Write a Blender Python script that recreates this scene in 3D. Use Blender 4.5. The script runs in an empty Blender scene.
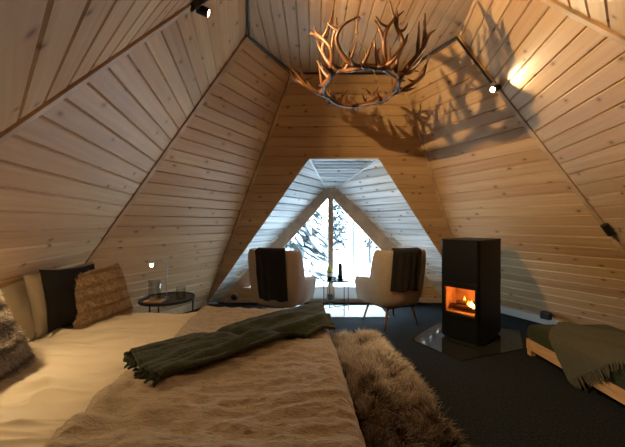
import bpy, bmesh, math, random
import numpy as np
from mathutils import Vector, Matrix
PI = math.pi
rng = np.random.default_rng(7)
random.seed(7)
scene = bpy.context.scene
COL = scene.collection

# ------------------------------------------------------------------ camera, world, lights, exposure
CAM_H = 1.30
cam_d = bpy.data.cameras.new('camera')
cam_d.sensor_width = 36.0
cam_d.lens = 36.0 * 300.0 / 625.0
cam_d.clip_start = 0.02
cam = bpy.data.objects.new('camera', cam_d)
COL.objects.link(cam)
cam.location = (0, 0, CAM_H)
cam.rotation_euler = (PI / 2, 0, 0)
scene.camera = cam

w = bpy.data.worlds.new('overcast_sky')
scene.world = w
w.use_nodes = True
w.node_tree.nodes['Background'].inputs[0].default_value = (0.66, 0.86, 1.0, 1)
w.node_tree.nodes['Background'].inputs[1].default_value = 24.0

vs = scene.view_settings
vs.view_transform = 'Standard'
vs.look = 'None'
vs.exposure = 0.0
vs.gamma = 1.0
vs.use_curve_mapping = False
cy = scene.cycles
cy.use_denoising = True
cy.max_bounces = 10
cy.diffuse_bounces = 5
cy.sample_clamp_indirect = 30.0
cy.caustics_reflective = False
cy.caustics_refractive = False

WARM = (1.0, 0.69, 0.33)
def add_light(name, kind, loc, energy, color=WARM, target=None, size=0.03, angle=None, blend=1.0):
    d = bpy.data.lights.new(name, kind)
    d.energy = energy
    d.color = color
    if kind in ('SPOT', 'POINT'):
        d.shadow_soft_size = size
    if kind == 'SPOT':
        d.spot_size = angle
        d.spot_blend = blend
    o = bpy.data.objects.new(name, d)
    COL.objects.link(o)
    o.location = loc
    if target is not None:
        o.rotation_euler = (Vector(target) - Vector(loc)).to_track_quat('-Z', 'Y').to_euler()
    return o
P_SPOT_A = Vector((-0.655, 1.90, 2.63)); T_SPOT_A = Vector((1.86, 2.62, 2.52))
P_SPOT_B = Vector((1.655, 2.76, 2.53));    T_SPOT_B = Vector((-1.25, 1.25, 1.0))
P_READ = Vector((-1.555, 2.90, 0.905))
P_READ2 = Vector((-1.51, 1.30, 1.24))
E_SPOT_A, E_SPOT_B, E_READ, E_READ2 = 280, 38, 4.0, 40
# portal over the real window so that its daylight is sampled well (emits nothing of its own)
pd = bpy.data.lights.new('window_daylight_portal', 'AREA')
pd.shape = 'RECTANGLE'; pd.size = 2.6; pd.size_y = 1.7
pd.cycles.is_portal = True
po = bpy.data.objects.new('window_daylight_portal', pd)
COL.objects.link(po)
po.location = (0.36, 5.06, 0.95)
po.rotation_euler = (-PI / 2, 0, 0)

# ------------------------------------------------------------------ helpers
def tag(o, label=None, cat=None, group=None, kind=None):
    if label: o['label'] = label
    if cat: o['category'] = cat
    if group: o['group'] = group
    if kind: o['kind'] = kind
    return o

def empty(name, loc=(0, 0, 0), rz=0.0, label=None, cat=None, group=None):
    o = bpy.data.objects.new(name, None)
    COL.objects.link(o)
    o.location = loc
    o.rotation_euler = (0, 0, rz)
    o.empty_display_size = 0.1
    return tag(o, label, cat, group)

def mesh_obj(name, V, F, mat, parent=None, smooth=False, uv=None, cols=None, loc=None, rot=None):
    me = bpy.data.meshes.new(name)
    me.from_pydata([tuple(map(float, v)) for v in V], [], [tuple(map(int, f)) for f in F])
    if uv is not None:
        ul = me.uv_layers.new(name='UVMap')
        idx = np.empty(len(me.loops), dtype=np.int32)
        me.loops.foreach_get('vertex_index', idx)
        ul.data.foreach_set('uv', np.asarray(uv, dtype=np.float32)[idx].ravel())
    if cols is not None:
        a = me.attributes.new('tone', 'FLOAT', 'POINT')
        a.data.foreach_set('value', np.asarray(cols, dtype=np.float32))
    if smooth:
        me.polygons.foreach_set('use_smooth', [True] * len(me.polygons))
    me.materials.append(mat)
    me.update()
    o = bpy.data.objects.new(name, me)
    COL.objects.link(o)
    if parent: o.parent = parent
    if loc is not None: o.location = loc
    if rot is not None: o.rotation_euler = rot
    return o

def catmull(pts, rad, n=6):
    pts = [np.array(p, float) for p in pts]
    out, ro = [], []
    for i in range(len(pts) - 1):
        p0 = pts[max(i - 1, 0)]; p1 = pts[i]; p2 = pts[i + 1]; p3 = pts[min(i + 2, len(pts) - 1)]
        for k in range(n):
            t = k / n
            out.append(0.5 * ((2 * p1) + (-p0 + p2) * t + (2 * p0 - 5 * p1 + 4 * p2 - p3) * t * t + (-p0 + 3 * p1 - 3 * p2 + p3) * t ** 3))
            ro.append(rad[i] * (1 - t) + rad[i + 1] * t)
    out.append(pts[-1]); ro.append(rad[-1])
    return out, ro

class MB:
    def __init__(self):
        self.V, self.F, self.U = [], [], []
    def add(self, V, F):
        b = len(self.V)
        self.V += [tuple(map(float, v)) for v in V]
        self.F += [tuple(i + b for i in f) for f in F]
    def box(self, c, s, R=None):
        c = np.array(c, float); h = np.array(s, float) / 2
        V = [np.array([x, y, z]) * h for x in (-1, 1) for y in (-1, 1) for z in (-1, 1)]
        if R is not None:
            V = [np.array(R @ Vector(v)) for v in V]
        V = [v + c for v in V]
        self.add(V, [(0, 1, 3, 2), (4, 6, 7, 5), (0, 4, 5, 1), (2, 3, 7, 6), (0, 2, 6, 4), (1, 5, 7, 3)])
    def tube(self, pts, rad, seg=8, smooth=0, close=False):
        if np.isscalar(rad): rad = [rad] * len(pts)
        if smooth: pts, rad = catmull(pts, rad, smooth)
        pts = [np.array(p, float) for p in pts]
        n = len(pts); b = len(self.V); prev = None
        for i, p in enumerate(pts):
            if close:
                d = pts[(i + 1) % n] - pts[i - 1]
            else:
                d = pts[min(i + 1, n - 1)] - pts[max(i - 1, 0)]
            d = d / (np.linalg.norm(d) + 1e-9)
            if prev is None:
                a = np.array([0, 0, 1.0]) if abs(d[2]) < 0.9 else np.array([1.0, 0, 0])
            else:
                a = prev
            e1 = a - d * a.dot(d); e1 /= (np.linalg.norm(e1) + 1e-9); prev = e1
            e2 = np.cross(d, e1)
            for k in range(seg):
                t = 2 * PI * k / seg
                self.V.append(tuple(p + rad[i] * (math.cos(t) * e1 + math.sin(t) * e2)))
        rows = n if close else n - 1
        for i in range(rows):
            j = (i + 1) % n
            for k in range(seg):
                m = (k + 1) % seg
                self.F.append((b + i * seg + k, b + i * seg + m, b + j * seg + m, b + j * seg + k))
        if not close:
            self.F.append(tuple(b + k for k in reversed(range(seg))))
            self.F.append(tuple(b + (n - 1) * seg + k for k in range(seg)))
    def lathe(self, prof, seg=24, c=(0, 0, 0), R=None):
        b = len(self.V); n = len(prof)
        c = np.array(c, float)
        for r, z in prof:
            for k in range(seg):
                t = 2 * PI * k / seg
                v = Vector((r * math.cos(t), r * math.sin(t), z))
                if R is not None: v = R @ v
                self.V.append(tuple(np.array(v) + c))
        for i in range(n - 1):
            for k in range(seg):
                m = (k + 1) % seg
                self.F.append((b + i * seg + k, b + i * seg + m, b + (i + 1) * seg + m, b + (i + 1) * seg + k))
        self.F.append(tuple(b + k for k in reversed(range(seg))))
        self.F.append(tuple(b + (n - 1) * seg + k for k in range(seg)))
    def prism(self, poly, z0, z1):
        n = len(poly)
        V = [(x, y, z0) for x, y in poly] + [(x, y, z1) for x, y in poly]
        F = [tuple(reversed(range(n))), tuple(range(n, 2 * n))]
        F += [(i, (i + 1) % n, n + (i + 1) % n, n + i) for i in range(n)]
        self.add(V, F)
    def build(self, name, mat, parent=None, smooth=False, bevel=0.0, seg=2, sub=0, **k):
        o = mesh_obj(name, self.V, self.F, mat, parent, smooth, **k)
        if bevel:
            m = o.modifiers.new('bevel', 'BEVEL'); m.width = bevel; m.segments = seg; m.limit_method = 'ANGLE'; m.angle_limit = 0.6
        if sub:
            m = o.modifiers.new('sub', 'SUBSURF'); m.levels = sub; m.render_levels = sub
        return o

def grid_faces(nu, nv, off=0, flip=False):
    F = []
    for i in range(nu - 1):
        for j in range(nv - 1):
            a = off + i * nv + j
            f = (a, a + nv, a + nv + 1, a + 1)
            F.append(f[::-1] if flip else f)
    return F

_perm = rng.random((64, 64, 64))
def vnoise(x, y, z=0.0):
    x, y = np.broadcast_arrays(np.asarray(x, float), np.asarray(y, float)); z = np.full(x.shape, z, float) if np.isscalar(z) else z
    xi = np.floor(x).astype(int); yi = np.floor(y).astype(int); zi = np.floor(z).astype(int)
    fx, fy, fz = x - xi, y - yi, z - zi
    fx, fy, fz = [f * f * (3 - 2 * f) for f in (fx, fy, fz)]
    r = 0
    for a in (0, 1):
        for b in (0, 1):
            for c in (0, 1):
                wgt = (fx if a else 1 - fx) * (fy if b else 1 - fy) * (fz if c else 1 - fz)
                r = r + wgt * _perm[(xi + a) % 64, (yi + b) % 64, (zi + c) % 64]
    return r * 2 - 1

# ------------------------------------------------------------------ materials
def new_mat(name):
    m = bpy.data.materials.new(name)
    m.use_nodes = True
    nt = m.node_tree
    return m, nt, nt.nodes, nt.links, nt.nodes['Principled BSDF']

def simple(name, col, rough=0.6, metal=0.0, spec=0.4, noise=0.0, nscale=20.0, bump=0.0, bscale=60.0, sheen=0.0, emit=None, estr=0.0, stretch=None, coat=0.0):
    m, nt, N, L, b = new_mat(name)
    b.inputs['Base Color'].default_value = (*col, 1)
    b.inputs['Roughness'].default_value = rough
    b.inputs['Metallic'].default_value = metal
    b.inputs['Specular IOR Level'].default_value = spec
    b.inputs['Coat Weight'].default_value = coat
    if sheen:
        b.inputs['Sheen Weight'].default_value = sheen
        b.inputs['Sheen Roughness'].default_value = 0.5
    if emit:
        b.inputs['Emission Color'].default_value = (*emit, 1)
        b.inputs['Emission Strength'].default_value = estr
    tc = N.new('ShaderNodeTexCoord')
    vec = tc.outputs['Object']
    if stretch:
        mp = N.new('ShaderNodeMapping'); mp.inputs['Scale'].default_value = stretch
        L.new(vec, mp.inputs['Vector']); vec = mp.outputs['Vector']
    if noise:
        nz = N.new('ShaderNodeTexNoise'); nz.inputs['Scale'].default_value = nscale; nz.inputs['Detail'].default_value = 5
        L.new(vec, nz.inputs['Vector'])
        mx = N.new('ShaderNodeMix'); mx.data_type = 'RGBA'
        mx.inputs['A'].default_value = (*[c * (1 - noise) for c in col], 1)
        mx.inputs['B'].default_value = (*[min(1, c * (1 + noise)) for c in col], 1)
        mr = N.new('ShaderNodeMapRange'); mr.inputs['From Min'].default_value = 0.3; mr.inputs['From Max'].default_value = 0.7
        L.new(nz.outputs['Fac'], mr.inputs['Value']); L.new(mr.outputs['Result'], mx.inputs['Factor'])
        L.new(mx.outputs['Result'], b.inputs['Base Color'])
    if bump:
        nb = N.new('ShaderNodeTexNoise'); nb.inputs['Scale'].default_value = bscale; nb.inputs['Detail'].default_value = 4
        L.new(vec, nb.inputs['Vector'])
        bp = N.new('ShaderNodeBump'); bp.inputs['Strength'].default_value = min(1, bump); bp.inputs['Distance'].default_value = 0.01
        L.new(nb.outputs['Fac'], bp.inputs['Height']); L.new(bp.outputs['Normal'], b.inputs['Normal'])
    return m

BW = 0.124  # board width
def pine(name, c_lo, c_hi, knot=(0.16, 0.075, 0.03), wid=BW):
    m, nt, N, L, b = new_mat(name)
    def math_(op, a, c=None):
        n = N.new('ShaderNodeMath'); n.operation = op
        for i, v in enumerate((a, c)):
            if v is None: continue
            if hasattr(v, 'is_linked'): L.new(v, n.inputs[i])
            else: n.inputs[i].default_value = v
        return n.outputs[0]
    uv = N.new('ShaderNodeUVMap'); sp = N.new('ShaderNodeSeparateXYZ'); L.new(uv.outputs[0], sp.inputs[0])
    U, Vv = sp.outputs[0], sp.outputs[1]
    vb = math_('DIVIDE', Vv, wid); idn = math_('FLOOR', vb); fr = math_('FRACT', vb)
    wn = N.new('ShaderNodeTexWhiteNoise'); wn.noise_dimensions = '1D'; L.new(idn, wn.inputs['W'])
    r = wn.outputs['Value']
    ush = math_('ADD', U, math_('MULTIPLY', r, 57.0))
    # grain, long along the board
    cb = N.new('ShaderNodeCombineXYZ'); L.new(math_('MULTIPLY', ush, 1.3), cb.inputs[0]); L.new(math_('MULTIPLY', Vv, 34.0), cb.inputs[1]); 
    gn = N.new('ShaderNodeTexNoise'); gn.inputs['Scale'].default_value = 1.0; gn.inputs['Detail'].default_value = 6; gn.inputs['Distortion'].default_value = 0.5
    L.new(cb.outputs[0], gn.inputs['Vector'])
    gr = N.new('ShaderNodeMapRange'); gr.inputs['From Min'].default_value = 0.3; gr.inputs['From Max'].default_value = 0.7; L.new(gn.outputs['Fac'], gr.inputs['Value'])
    tone = math_('ADD', math_('MULTIPLY', gr.outputs[0], 0.45), math_('MULTIPLY', r, 0.55))
    mx = N.new('ShaderNodeMix'); mx.data_type = 'RGBA'
    mx.inputs['A'].default_value = (*c_lo, 1); mx.inputs['B'].default_value = (*c_hi, 1); L.new(tone, mx.inputs['Factor'])
    # knots
    ck = N.new('ShaderNodeCombineXYZ'); L.new(math_('MULTIPLY', ush, 2.7), ck.inputs[0])
    L.new(math_('ADD', math_('MULTIPLY', idn, 3.0), math_('MULTIPLY', fr, 0.5)), ck.inputs[1])
    nd = N.new('ShaderNodeTexNoise'); nd.inputs['Scale'].default_value = 9.0; L.new(ck.outputs[0], nd.inputs['Vector'])
    vo = N.new('ShaderNodeTexVoronoi'); vo.voronoi_dimensions = '2D'; vo.inputs['Scale'].default_value = 1.0; L.new(ck.outputs[0], vo.inputs['Vector'])
    dist = math_('ADD', vo.outputs['Distance'], math_('MULTIPLY', math_('SUBTRACT', nd.outputs['Fac'], 0.5), 0.06))
    kr = N.new('ShaderNodeValToRGB')
    e = kr.color_ramp.elements
    e[0].position = 0.012; e[0].color = (1, 1, 1, 1); e[1].position = 0.12; e[1].color = (0, 0, 0, 1)
    x = e.new(0.04); x.color = (0.6, 0.6, 0.6, 1); x = e.new(0.065); x.color = (0.2, 0.2, 0.2, 1)
    L.new(dist, kr.inputs['Fac'])
    mk = N.new('ShaderNodeMix'); mk.data_type = 'RGBA'; L.new(kr.outputs['Color'], mk.inputs['Factor'])
    L.new(mx.outputs['Result'], mk.inputs['A']); mk.inputs['B'].default_value = (*knot, 1)
    L.new(mk.outputs['Result'], b.inputs['Base Color'])
    b.inputs['Roughness'].default_value = 0.55
    b.inputs['Specular IOR Level'].default_value = 0.3
    bp = N.new('ShaderNodeBump'); bp.inputs['Strength'].default_value = 0.15; bp.inputs['Distance'].default_value = 0.004
    L.new(gn.outputs['Fac'], bp.inputs['Height']); L.new(bp.outputs['Normal'], b.inputs['Normal'])
    return m

M = {}
M['pine'] = pine('waxed_pine_boards', (0.38, 0.215, 0.098), (0.56, 0.375, 0.20))
M['pine_white'] = pine('white_glazed_boards', (0.27, 0.28, 0.28), (0.84, 0.86, 0.86), knot=(0.14, 0.12, 0.11))
M['trim'] = simple('pine_trim', (0.44, 0.29, 0.16), 0.5, noise=0.25, nscale=6, stretch=(1, 1, 1))
M['frame_wood'] = simple('window_frame_wood', (0.45, 0.34, 0.25), 0.6, noise=0.2, nscale=8)
M['carpet'] = simple('dark_carpet', (0.013, 0.016, 0.0185), 1.0, spec=0.1, noise=0.85, nscale=70, bump=1.0, bscale=160, sheen=0.02)
M['black'] = simple('black_metal', (0.012, 0.012, 0.013), 0.45, spec=0.4)
M['stove_black'] = simple('black_stove_paint', (0.004, 0.004, 0.005), 0.5, spec=0.2)
M['sheet'] = simple('cream_cotton', (0.70, 0.63, 0.52), 0.85, spec=0.2, bump=0.06, bscale=25, sheen=0.1)
M['wood_light'] = simple('light_birch', (0.55, 0.33, 0.16), 0.5, noise=0.2, nscale=5, stretch=(8, 1, 8))
M['leg_wood'] = simple('walnut_leg', (0.16, 0.075, 0.035), 0.45, noise=0.2, nscale=12)
M['white'] = simple('white_enamel', (0.72, 0.74, 0.74), 0.4)
M['boucle'] = simple('beige_boucle', (0.40, 0.32, 0.245), 0.95, spec=0.15, noise=0.2, nscale=90, bump=0.8, bscale=130, sheen=0.2)
M['dark_throw'] = simple('charcoal_wool', (0.022, 0.020, 0.020), 1.0, spec=0.1, noise=0.3, nscale=120, bump=0.5, bscale=160, sheen=0.1)
M['green_throw'] = simple('green_wool', (0.044, 0.056, 0.038), 1.0, spec=0.1, noise=0.35, nscale=90, bump=0.6, bscale=170, sheen=0.15)
M['olive_throw'] = simple('olive_grey_wool', (0.085, 0.082, 0.058), 1.0, spec=0.1, noise=0.25, nscale=110, bump=0.6, bscale=200, sheen=0.1)
M['green_matt'] = simple('moss_green_cover', (0.032, 0.038, 0.022), 1.0, spec=0.1, noise=0.3, nscale=60, bump=0.5, bscale=120, sheen=0.1)
M['dark_pillow'] = simple('dark_brown_velvet', (0.009, 0.007, 0.007), 0.9, spec=0.2, bump=0.2, bscale=60)
M['linen_pillow'] = simple('beige_linen', (0.23, 0.185, 0.135), 0.9, spec=0.2, bump=0.15, bscale=40)
M['antler'] = simple('weathered_antler', (0.105, 0.042, 0.016), 0.42, spec=0.4, noise=0.6, nscale=7, bump=0.3, bscale=40)
M['antler_grey'] = simple('grey_antler', (0.07, 0.05, 0.04), 0.45, spec=0.4, noise=0.6, nscale=14, bump=0.3, bscale=50)
M['rope'] = simple('hemp_rope', (0.30, 0.19, 0.09), 0.9, noise=0.2, nscale=60)
M['brick'] = simple('vermiculite', (0.55, 0.36, 0.22), 0.9, noise=0.2, nscale=12)
M['log'] = simple('charred_log', (0.05, 0.025, 0.015), 0.9, noise=0.5, nscale=20, bump=0.5)
M['bark'] = simple('bark', (0.02, 0.018, 0.018), 0.9, noise=0.3)
M['needles'] = simple('snowy_needles', (0.028, 0.036, 0.036), 0.9, noise=0.5, nscale=3)
M['snow'] = simple('snow', (0.62, 0.66, 0.70), 0.9, noise=0.05, nscale=2, bump=0.2, bscale=3)
M['label_white'] = simple('paper_label', (0.7, 0.7, 0.66), 0.7)
M['lime'] = simple('lime_foil', (0.42, 0.55, 0.03), 0.5)
M['bottle_dark'] = simple('dark_bottle', (0.02, 0.03, 0.03), 0.15, spec=0.6)
M['cork'] = simple('oak_coaster', (0.45, 0.25, 0.10), 0.5, noise=0.2)
M['steel'] = simple('brushed_steel', (0.35, 0.36, 0.36), 0.35, metal=0.9)
M['bulb'] = simple('lit_bulb', (1, 0.8, 0.5), 0.5, emit=(1.0, 0.72, 0.36), estr=60)
M['flame'] = simple('flame', (1, 0.5, 0.1), 0.5, emit=(1.0, 0.36, 0.05), estr=6)
M['flame_core'] = simple('flame_core', (1, 0.8, 0.3), 0.5, emit=(1.0, 0.62, 0.16), estr=16)
M['hearth'] = simple('smoked_hearth_glass', (0.022, 0.023, 0.020), 0.10, spec=0.6)

def bedspread_mat():
    m, nt, N, L, b = new_mat('beige_jacquard')
    tc = N.new('ShaderNodeTexCoord')
    mp = N.new('ShaderNodeMapping'); mp.inputs['Scale'].default_value = (26, 60, 40); L.new(tc.outputs['Object'], mp.inputs['Vector'])
    n1 = N.new('ShaderNodeTexNoise'); n1.inputs['Scale'].default_value = 1; n1.inputs['Detail'].default_value = 3; n1.inputs['Distortion'].default_value = 1.5
    L.new(mp.outputs[0], n1.inputs['Vector'])
    wv = N.new('ShaderNodeTexVoronoi'); wv.feature = 'SMOOTH_F1'; wv.inputs['Scale'].default_value = 22; L.new(tc.outputs['Object'], wv.inputs['Vector'])
    ad = N.new('ShaderNodeMath'); ad.operation = 'ADD'; L.new(n1.outputs['Fac'], ad.inputs[0]); L.new(wv.outputs['Distance'], ad.inputs[1])
    bp = N.new('ShaderNodeBump'); bp.inputs['Strength'].default_value = 0.75; bp.inputs['Distance'].default_value = 0.012; L.new(ad.outputs[0], bp.inputs['Height'])
    mx = N.new('ShaderNodeMix'); mx.data_type = 'RGBA'; mx.inputs['A'].default_value = (0.34, 0.28, 0.22, 1); mx.inputs['B'].default_value = (0.58, 0.50, 0.41, 1)
    L.new(n1.outputs['Fac'], mx.inputs['Factor']); L.new(mx.outputs['Result'], b.inputs['Base Color'])
    L.new(bp.outputs['Normal'], b.inputs['Normal'])
    b.inputs['Roughness'].default_value = 0.85; b.inputs['Specular IOR Level'].default_value = 0.2; b.inputs['Sheen Weight'].default_value = 0.15
    return m
M['bedspread'] = bedspread_mat()

def fur_mat(name, root, mid, tip):
    m, nt, N, L, b = new_mat(name)
    uv = N.new('ShaderNodeUVMap'); sp = N.new('ShaderNodeSeparateXYZ'); L.new(uv.outputs[0], sp.inputs[0])
    at = N.new('ShaderNodeAttribute'); at.attribute_name = 'tone'
    cr = N.new('ShaderNodeValToRGB'); e = cr.color_ramp.elements
    e[0].position = 0.0; e[0].color = (*root, 1); e[1].position = 1.0; e[1].color = (*tip, 1); x = e.new(0.55); x.color = (*mid, 1)
    ad = N.new('ShaderNodeMath'); ad.operation = 'ADD'; L.new(sp.outputs[1], ad.inputs[0]); L.new(at.outputs['Fac'], ad.inputs[1])
    L.new(ad.outputs[0], cr.inputs['Fac']); L.new(cr.outputs['Color'], b.inputs['Base Color'])
    b.inputs['Roughness'].default_value = 0.8; b.inputs['Specular IOR Level'].default_value = 0.15
    return m
M['fur'] = fur_mat('brown_sheepskin', (0.04, 0.024, 0.015), (0.36, 0.28, 0.22), (0.90, 0.83, 0.75))
M['plush_beige'] = fur_mat('beige_plush', (0.22, 0.15, 0.09), (0.50, 0.36, 0.23), (0.78, 0.62, 0.45))
M['plush_grey'] = fur_mat('grey_plush', (0.12, 0.10, 0.08), (0.40, 0.34, 0.29), (0.75, 0.67, 0.58))

def glass_mat(name, tint=(1, 1, 1), gloss=0.08):
    m, nt, N, L, b = new_mat(name)
    N.remove(b)
    out = N['Material Output']
    tr = N.new('ShaderNodeBsdfTransparent'); tr.inputs[0].default_value = (*tint, 1)
    gl = N.new('ShaderNodeBsdfGlossy'); gl.inputs['Roughness'].default_value = 0.03
    lw = N.new('ShaderNodeLayerWeight'); lw.inputs['Blend'].default_value = 0.5
    pw = N.new('ShaderNodeMath'); pw.operation = 'POWER'; pw.inputs[1].default_value = 4.0; L.new(lw.outputs['Facing'], pw.inputs[0])
    mr = N.new('ShaderNodeMapRange'); mr.inputs['To Min'].default_value = gloss; mr.inputs['To Max'].default_value = 0.8
    L.new(pw.outputs[0], mr.inputs['Value'])
    mx = N.new('ShaderNodeMixShader'); L.new(mr.outputs[0], mx.inputs['Fac']); L.new(tr.outputs[0], mx.inputs[1]); L.new(gl.outputs[0], mx.inputs[2])
    L.new(mx.outputs[0], out.inputs['Surface'])
    return m
M['pane'] = glass_mat('window_glass', (0.96, 0.98, 1.0), 0.03)
M['glass'] = glass_mat('clear_glass', (0.86, 0.88, 0.88), 0.06)
M['stove_glass'] = glass_mat('stove_door_glass', (0.85, 0.75, 0.65), 0.02)
M['table_glass'] = glass_mat('smoked_table_glass', (0.03, 0.04, 0.04), 0.10)
M['green_glass'] = glass_mat('green_bottle_glass', (0.10, 0.22, 0.05), 0.06)

# ------------------------------------------------------------------ structure: a many-sided wooden tent-shaped room
HC = 3.08
CEIL = {'FL': (-0.24, 3.555), 'FR': (1.04, 3.555), 'L2': (-0.625, 2.855), 'R2': (1.385, 2.855), 'L3': (-0.475, 2.078), 'R3': (1.215, 2.078), 'L4': (0.10, 1.54), 'R4': (0.64, 1.54)}
BASE = {'FL': (-1.70, 4.82), 'FR': (2.57, 4.82), 'L2': (-2.755, 2.78), 'R2': (3.645, 2.72), 'L3': (-2.17, 0.19), 'R3': (3.09, 0.28), 'L4': (0.02, -1.85), 'R4': (0.80, -1.85)}
def ct(k): return np.array([*CEIL[k], HC])
def bs(k): return np.array([*BASE[k], 0.0])

def clip(poly, v, keep_above):
    out = []
    for i in range(len(poly)):
        a, b = poly[i], poly[(i + 1) % len(poly)]
        ia = (a[1] >= v) if keep_above else (a[1] <= v)
        ib = (b[1] >= v) if keep_above else (b[1] <= v)
        if ia: out.append(a)
        if ia != ib:
            t = (v - a[1]) / (b[1] - a[1])
            out.append((a[0] + t * (b[0] - a[0]), v))
    return out

_fid = [0]
def boards(name, polys, origin, udir, vdir, inward, mat=None, bw=BW, groove=0.009, depth=0.011, slab=0.07, grow=0.04, voff=0.0, shade_slab=True):
    """tongue-and-groove boarding filling convex polygons that lie in one plane; boards run along udir"""
    mat = mat or M['pine']
    _fid[0] += 1
    o = np.array(origin, float); u = np.array(udir, float); u /= np.linalg.norm(u)
    v = np.array(vdir, float); v -= u * v.dot(u); v /= np.linalg.norm(v)
    n = np.cross(u, v)
    if n.dot(np.array(inward) - o) < 0: n = -n
    V, F, UV = [], [], []
    def put(poly2, offs):
        b = len(V)
        for (pu, pv), d in zip(poly2, offs):
            V.append(o + u * pu + v * pv - n * d)
            UV.append((pu + 13.7 * _fid[0], pv - voff + bw * 40 * _fid[0]))
        a = np.array([V[b + i] for i in range(len(poly2))])
        nn = np.zeros(3)
        for i in range(len(a)): nn += np.cross(a[i], a[(i + 1) % len(a)])
        idx = list(range(b, b + len(poly2)))
        F.append(tuple(idx if nn.dot(n) > 0 else idx[::-1]))
    for P in polys:
        p2 = [((np.array(q) - o).dot(u), (np.array(q) - o).dot(v)) for q in P]
        v0, v1 = min(q[1] for q in p2), max(q[1] for q in p2)
        k = math.floor((v0 - voff) / bw)
        while k * bw + voff < v1:
            lo, hi = k * bw + voff, (k + 1) * bw + voff
            for a, c in ((lo, lo + groove), (lo + groove, hi - groove), (hi - groove, hi)):
                q = clip(clip(p2, a, True), c, False)
                if len(q) >= 3 and max(x[1] for x in q) - min(x[1] for x in q) > 1e-5:
                    offs = []
                    for x in q:
                        e = min(x[1] - lo, hi - x[1])
                        offs.append(depth * max(0.0, 1 - e / groove))
                    put(q, offs)
            k += 1
        if slab:
            c = np.mean(np.array(p2), axis=0)
            g = []
            for q in p2:
                d = np.array(q) - c
                g.append(tuple(c + d * (1 + grow / (np.linalg.norm(d) + 1e-6))))
            m_ = len(g); b = len(V)
            for off in (depth + 0.004, slab):
                for q in g:
                    V.append(o + u * q[0] + v * q[1] - n * off); UV.append((q[0], q[1]))
            F.append(tuple(range(b, b + m_))); F.append(tuple(range(b + m_, b + 2 * m_)))
            for i in range(m_):
                j = (i + 1) % m_
                F.append((b + i, b + j, b + m_ + j, b + m_ + i))
    ob = mesh_obj(name, V, F, mat, uv=UV)
    ob['kind'] = 'structure'
    return ob

MID = np.array([0.4, 2.2, 1.2])
def facet(name, a, b, **k):
    A, B, C, D = bs(a), bs(b), ct(b), ct(a)
    # put the four corners exactly in one plane
    u = (B - A) / np.linalg.norm(B - A)
    mid_t = (C + D) / 2; v = mid_t - A; v -= u * v.dot(u)
    nrm = np.cross(u, v); nrm /= np.linalg.norm(nrm)
    C = C - nrm * nrm.dot(C - A); D = D - nrm * nrm.dot(D - A)
    return boards(name, [[A, B, C, D]], A, u, v, MID, **k)

facet('wall_left_front', 'FL', 'L2')
facet('wall_left', 'L2', 'L3', voff=0.03)
facet('wall_left_back', 'L3', 'L4')
facet('wall_back', 'L4', 'R4')
facet('wall_right_back', 'R4', 'R3')
facet('wall_right', 'R3', 'R2', voff=0.05)
facet('wall_right_front', 'R2', 'FR', voff=0.02)
# front wall with the dormer opening
OL, OR = np.array([0.03, 3.935, 2.155]), np.array([0.865, 3.935, 2.155])
def on_front(x, z):   # point of the front wall plane at height z
    return np.array([x, 4.82 - (4.82 - 3.555) * z / HC, z])
OL = on_front(-0.04, 2.155); OR = on_front(0.865, 2.155)
A, B, C, D = bs('FL'), bs('FR'), ct('FR'), ct('FL')
tz = 2.155 / HC
WL = A + (D - A) * tz; WR = B + (C - B) * tz
boards('wall_front', [[WL, WR, C, D], [A, OL, WL], [B, WR, OR]], A, B - A, (C + D) / 2 - (A + B) / 2, MID, grow=0.0)
# dormer
AL, AR = np.array([0.225, 4.95, 1.875]), np.array([0.385, 4.95, 1.875])
A2, B2 = A + np.array([0, 0.01, 0]), B + np.array([0, 0.01, 0])
def hdir(P, Q, R_):   # horizontal direction inside the plane PQR
    n = np.cross(Q - P, R_ - P); h = np.cross(n, [0, 0, 1]); return h / np.linalg.norm(h), np.cross(h, n)
MIDD = np.array([0.36, 4.3, 0.6])
FLW, FRW = np.array([-1.53, 4.955, 0.0]), np.array([2.22, 4.955, 0.0])
def dormer_side(name, P, O, T, W_):
    for nm, tri in ((name, (P, O, T)), (name + '_lower', (P, T, W_))):
        h, v = hdir(*tri); v = v if v[2] > 0 else -v
        boards(nm, [list(tri)], P, h, v, MIDD, grow=0.0, mat=M['pine_white'], depth=0.018, groove=0.013)
dormer_side('wall_dormer_left', A2, OL, AL, FLW)
dormer_side('wall_dormer_right', B2, OR, AR, FRW)
boards('ceiling_dormer', [[OL, OR, AR, AL]], OL, (1, 0, 0), AL - OL, MIDD, mat=M['pine_white'], bw=0.095, grow=0.0, depth=0.028, groove=0.022)
# ceiling: boards run from back to front
cp = [ct(k) for k in ('FL', 'FR', 'R2', 'R3', 'R4', 'L4', 'L3', 'L2')]
boards('ceiling', [cp], ct('FL'), (0, 1, 0), (1, 0, 0), MID, bw=0.105, grow=0.12)
# floor
fp = [BASE[k] for k in ('FL', 'L2', 'L3', 'L4', 'R4', 'R3', 'R2', 'FR')]
fm = MB()
cx, cyy = 0.4, 2.0
fm.prism([(cx + (x - cx) * 1.05, cyy + (y - cyy) * 1.07) for x, y in fp], -0.12, 0.0)
fl = fm.build('floor', M['carpet']); fl['kind'] = 'structure'

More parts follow.
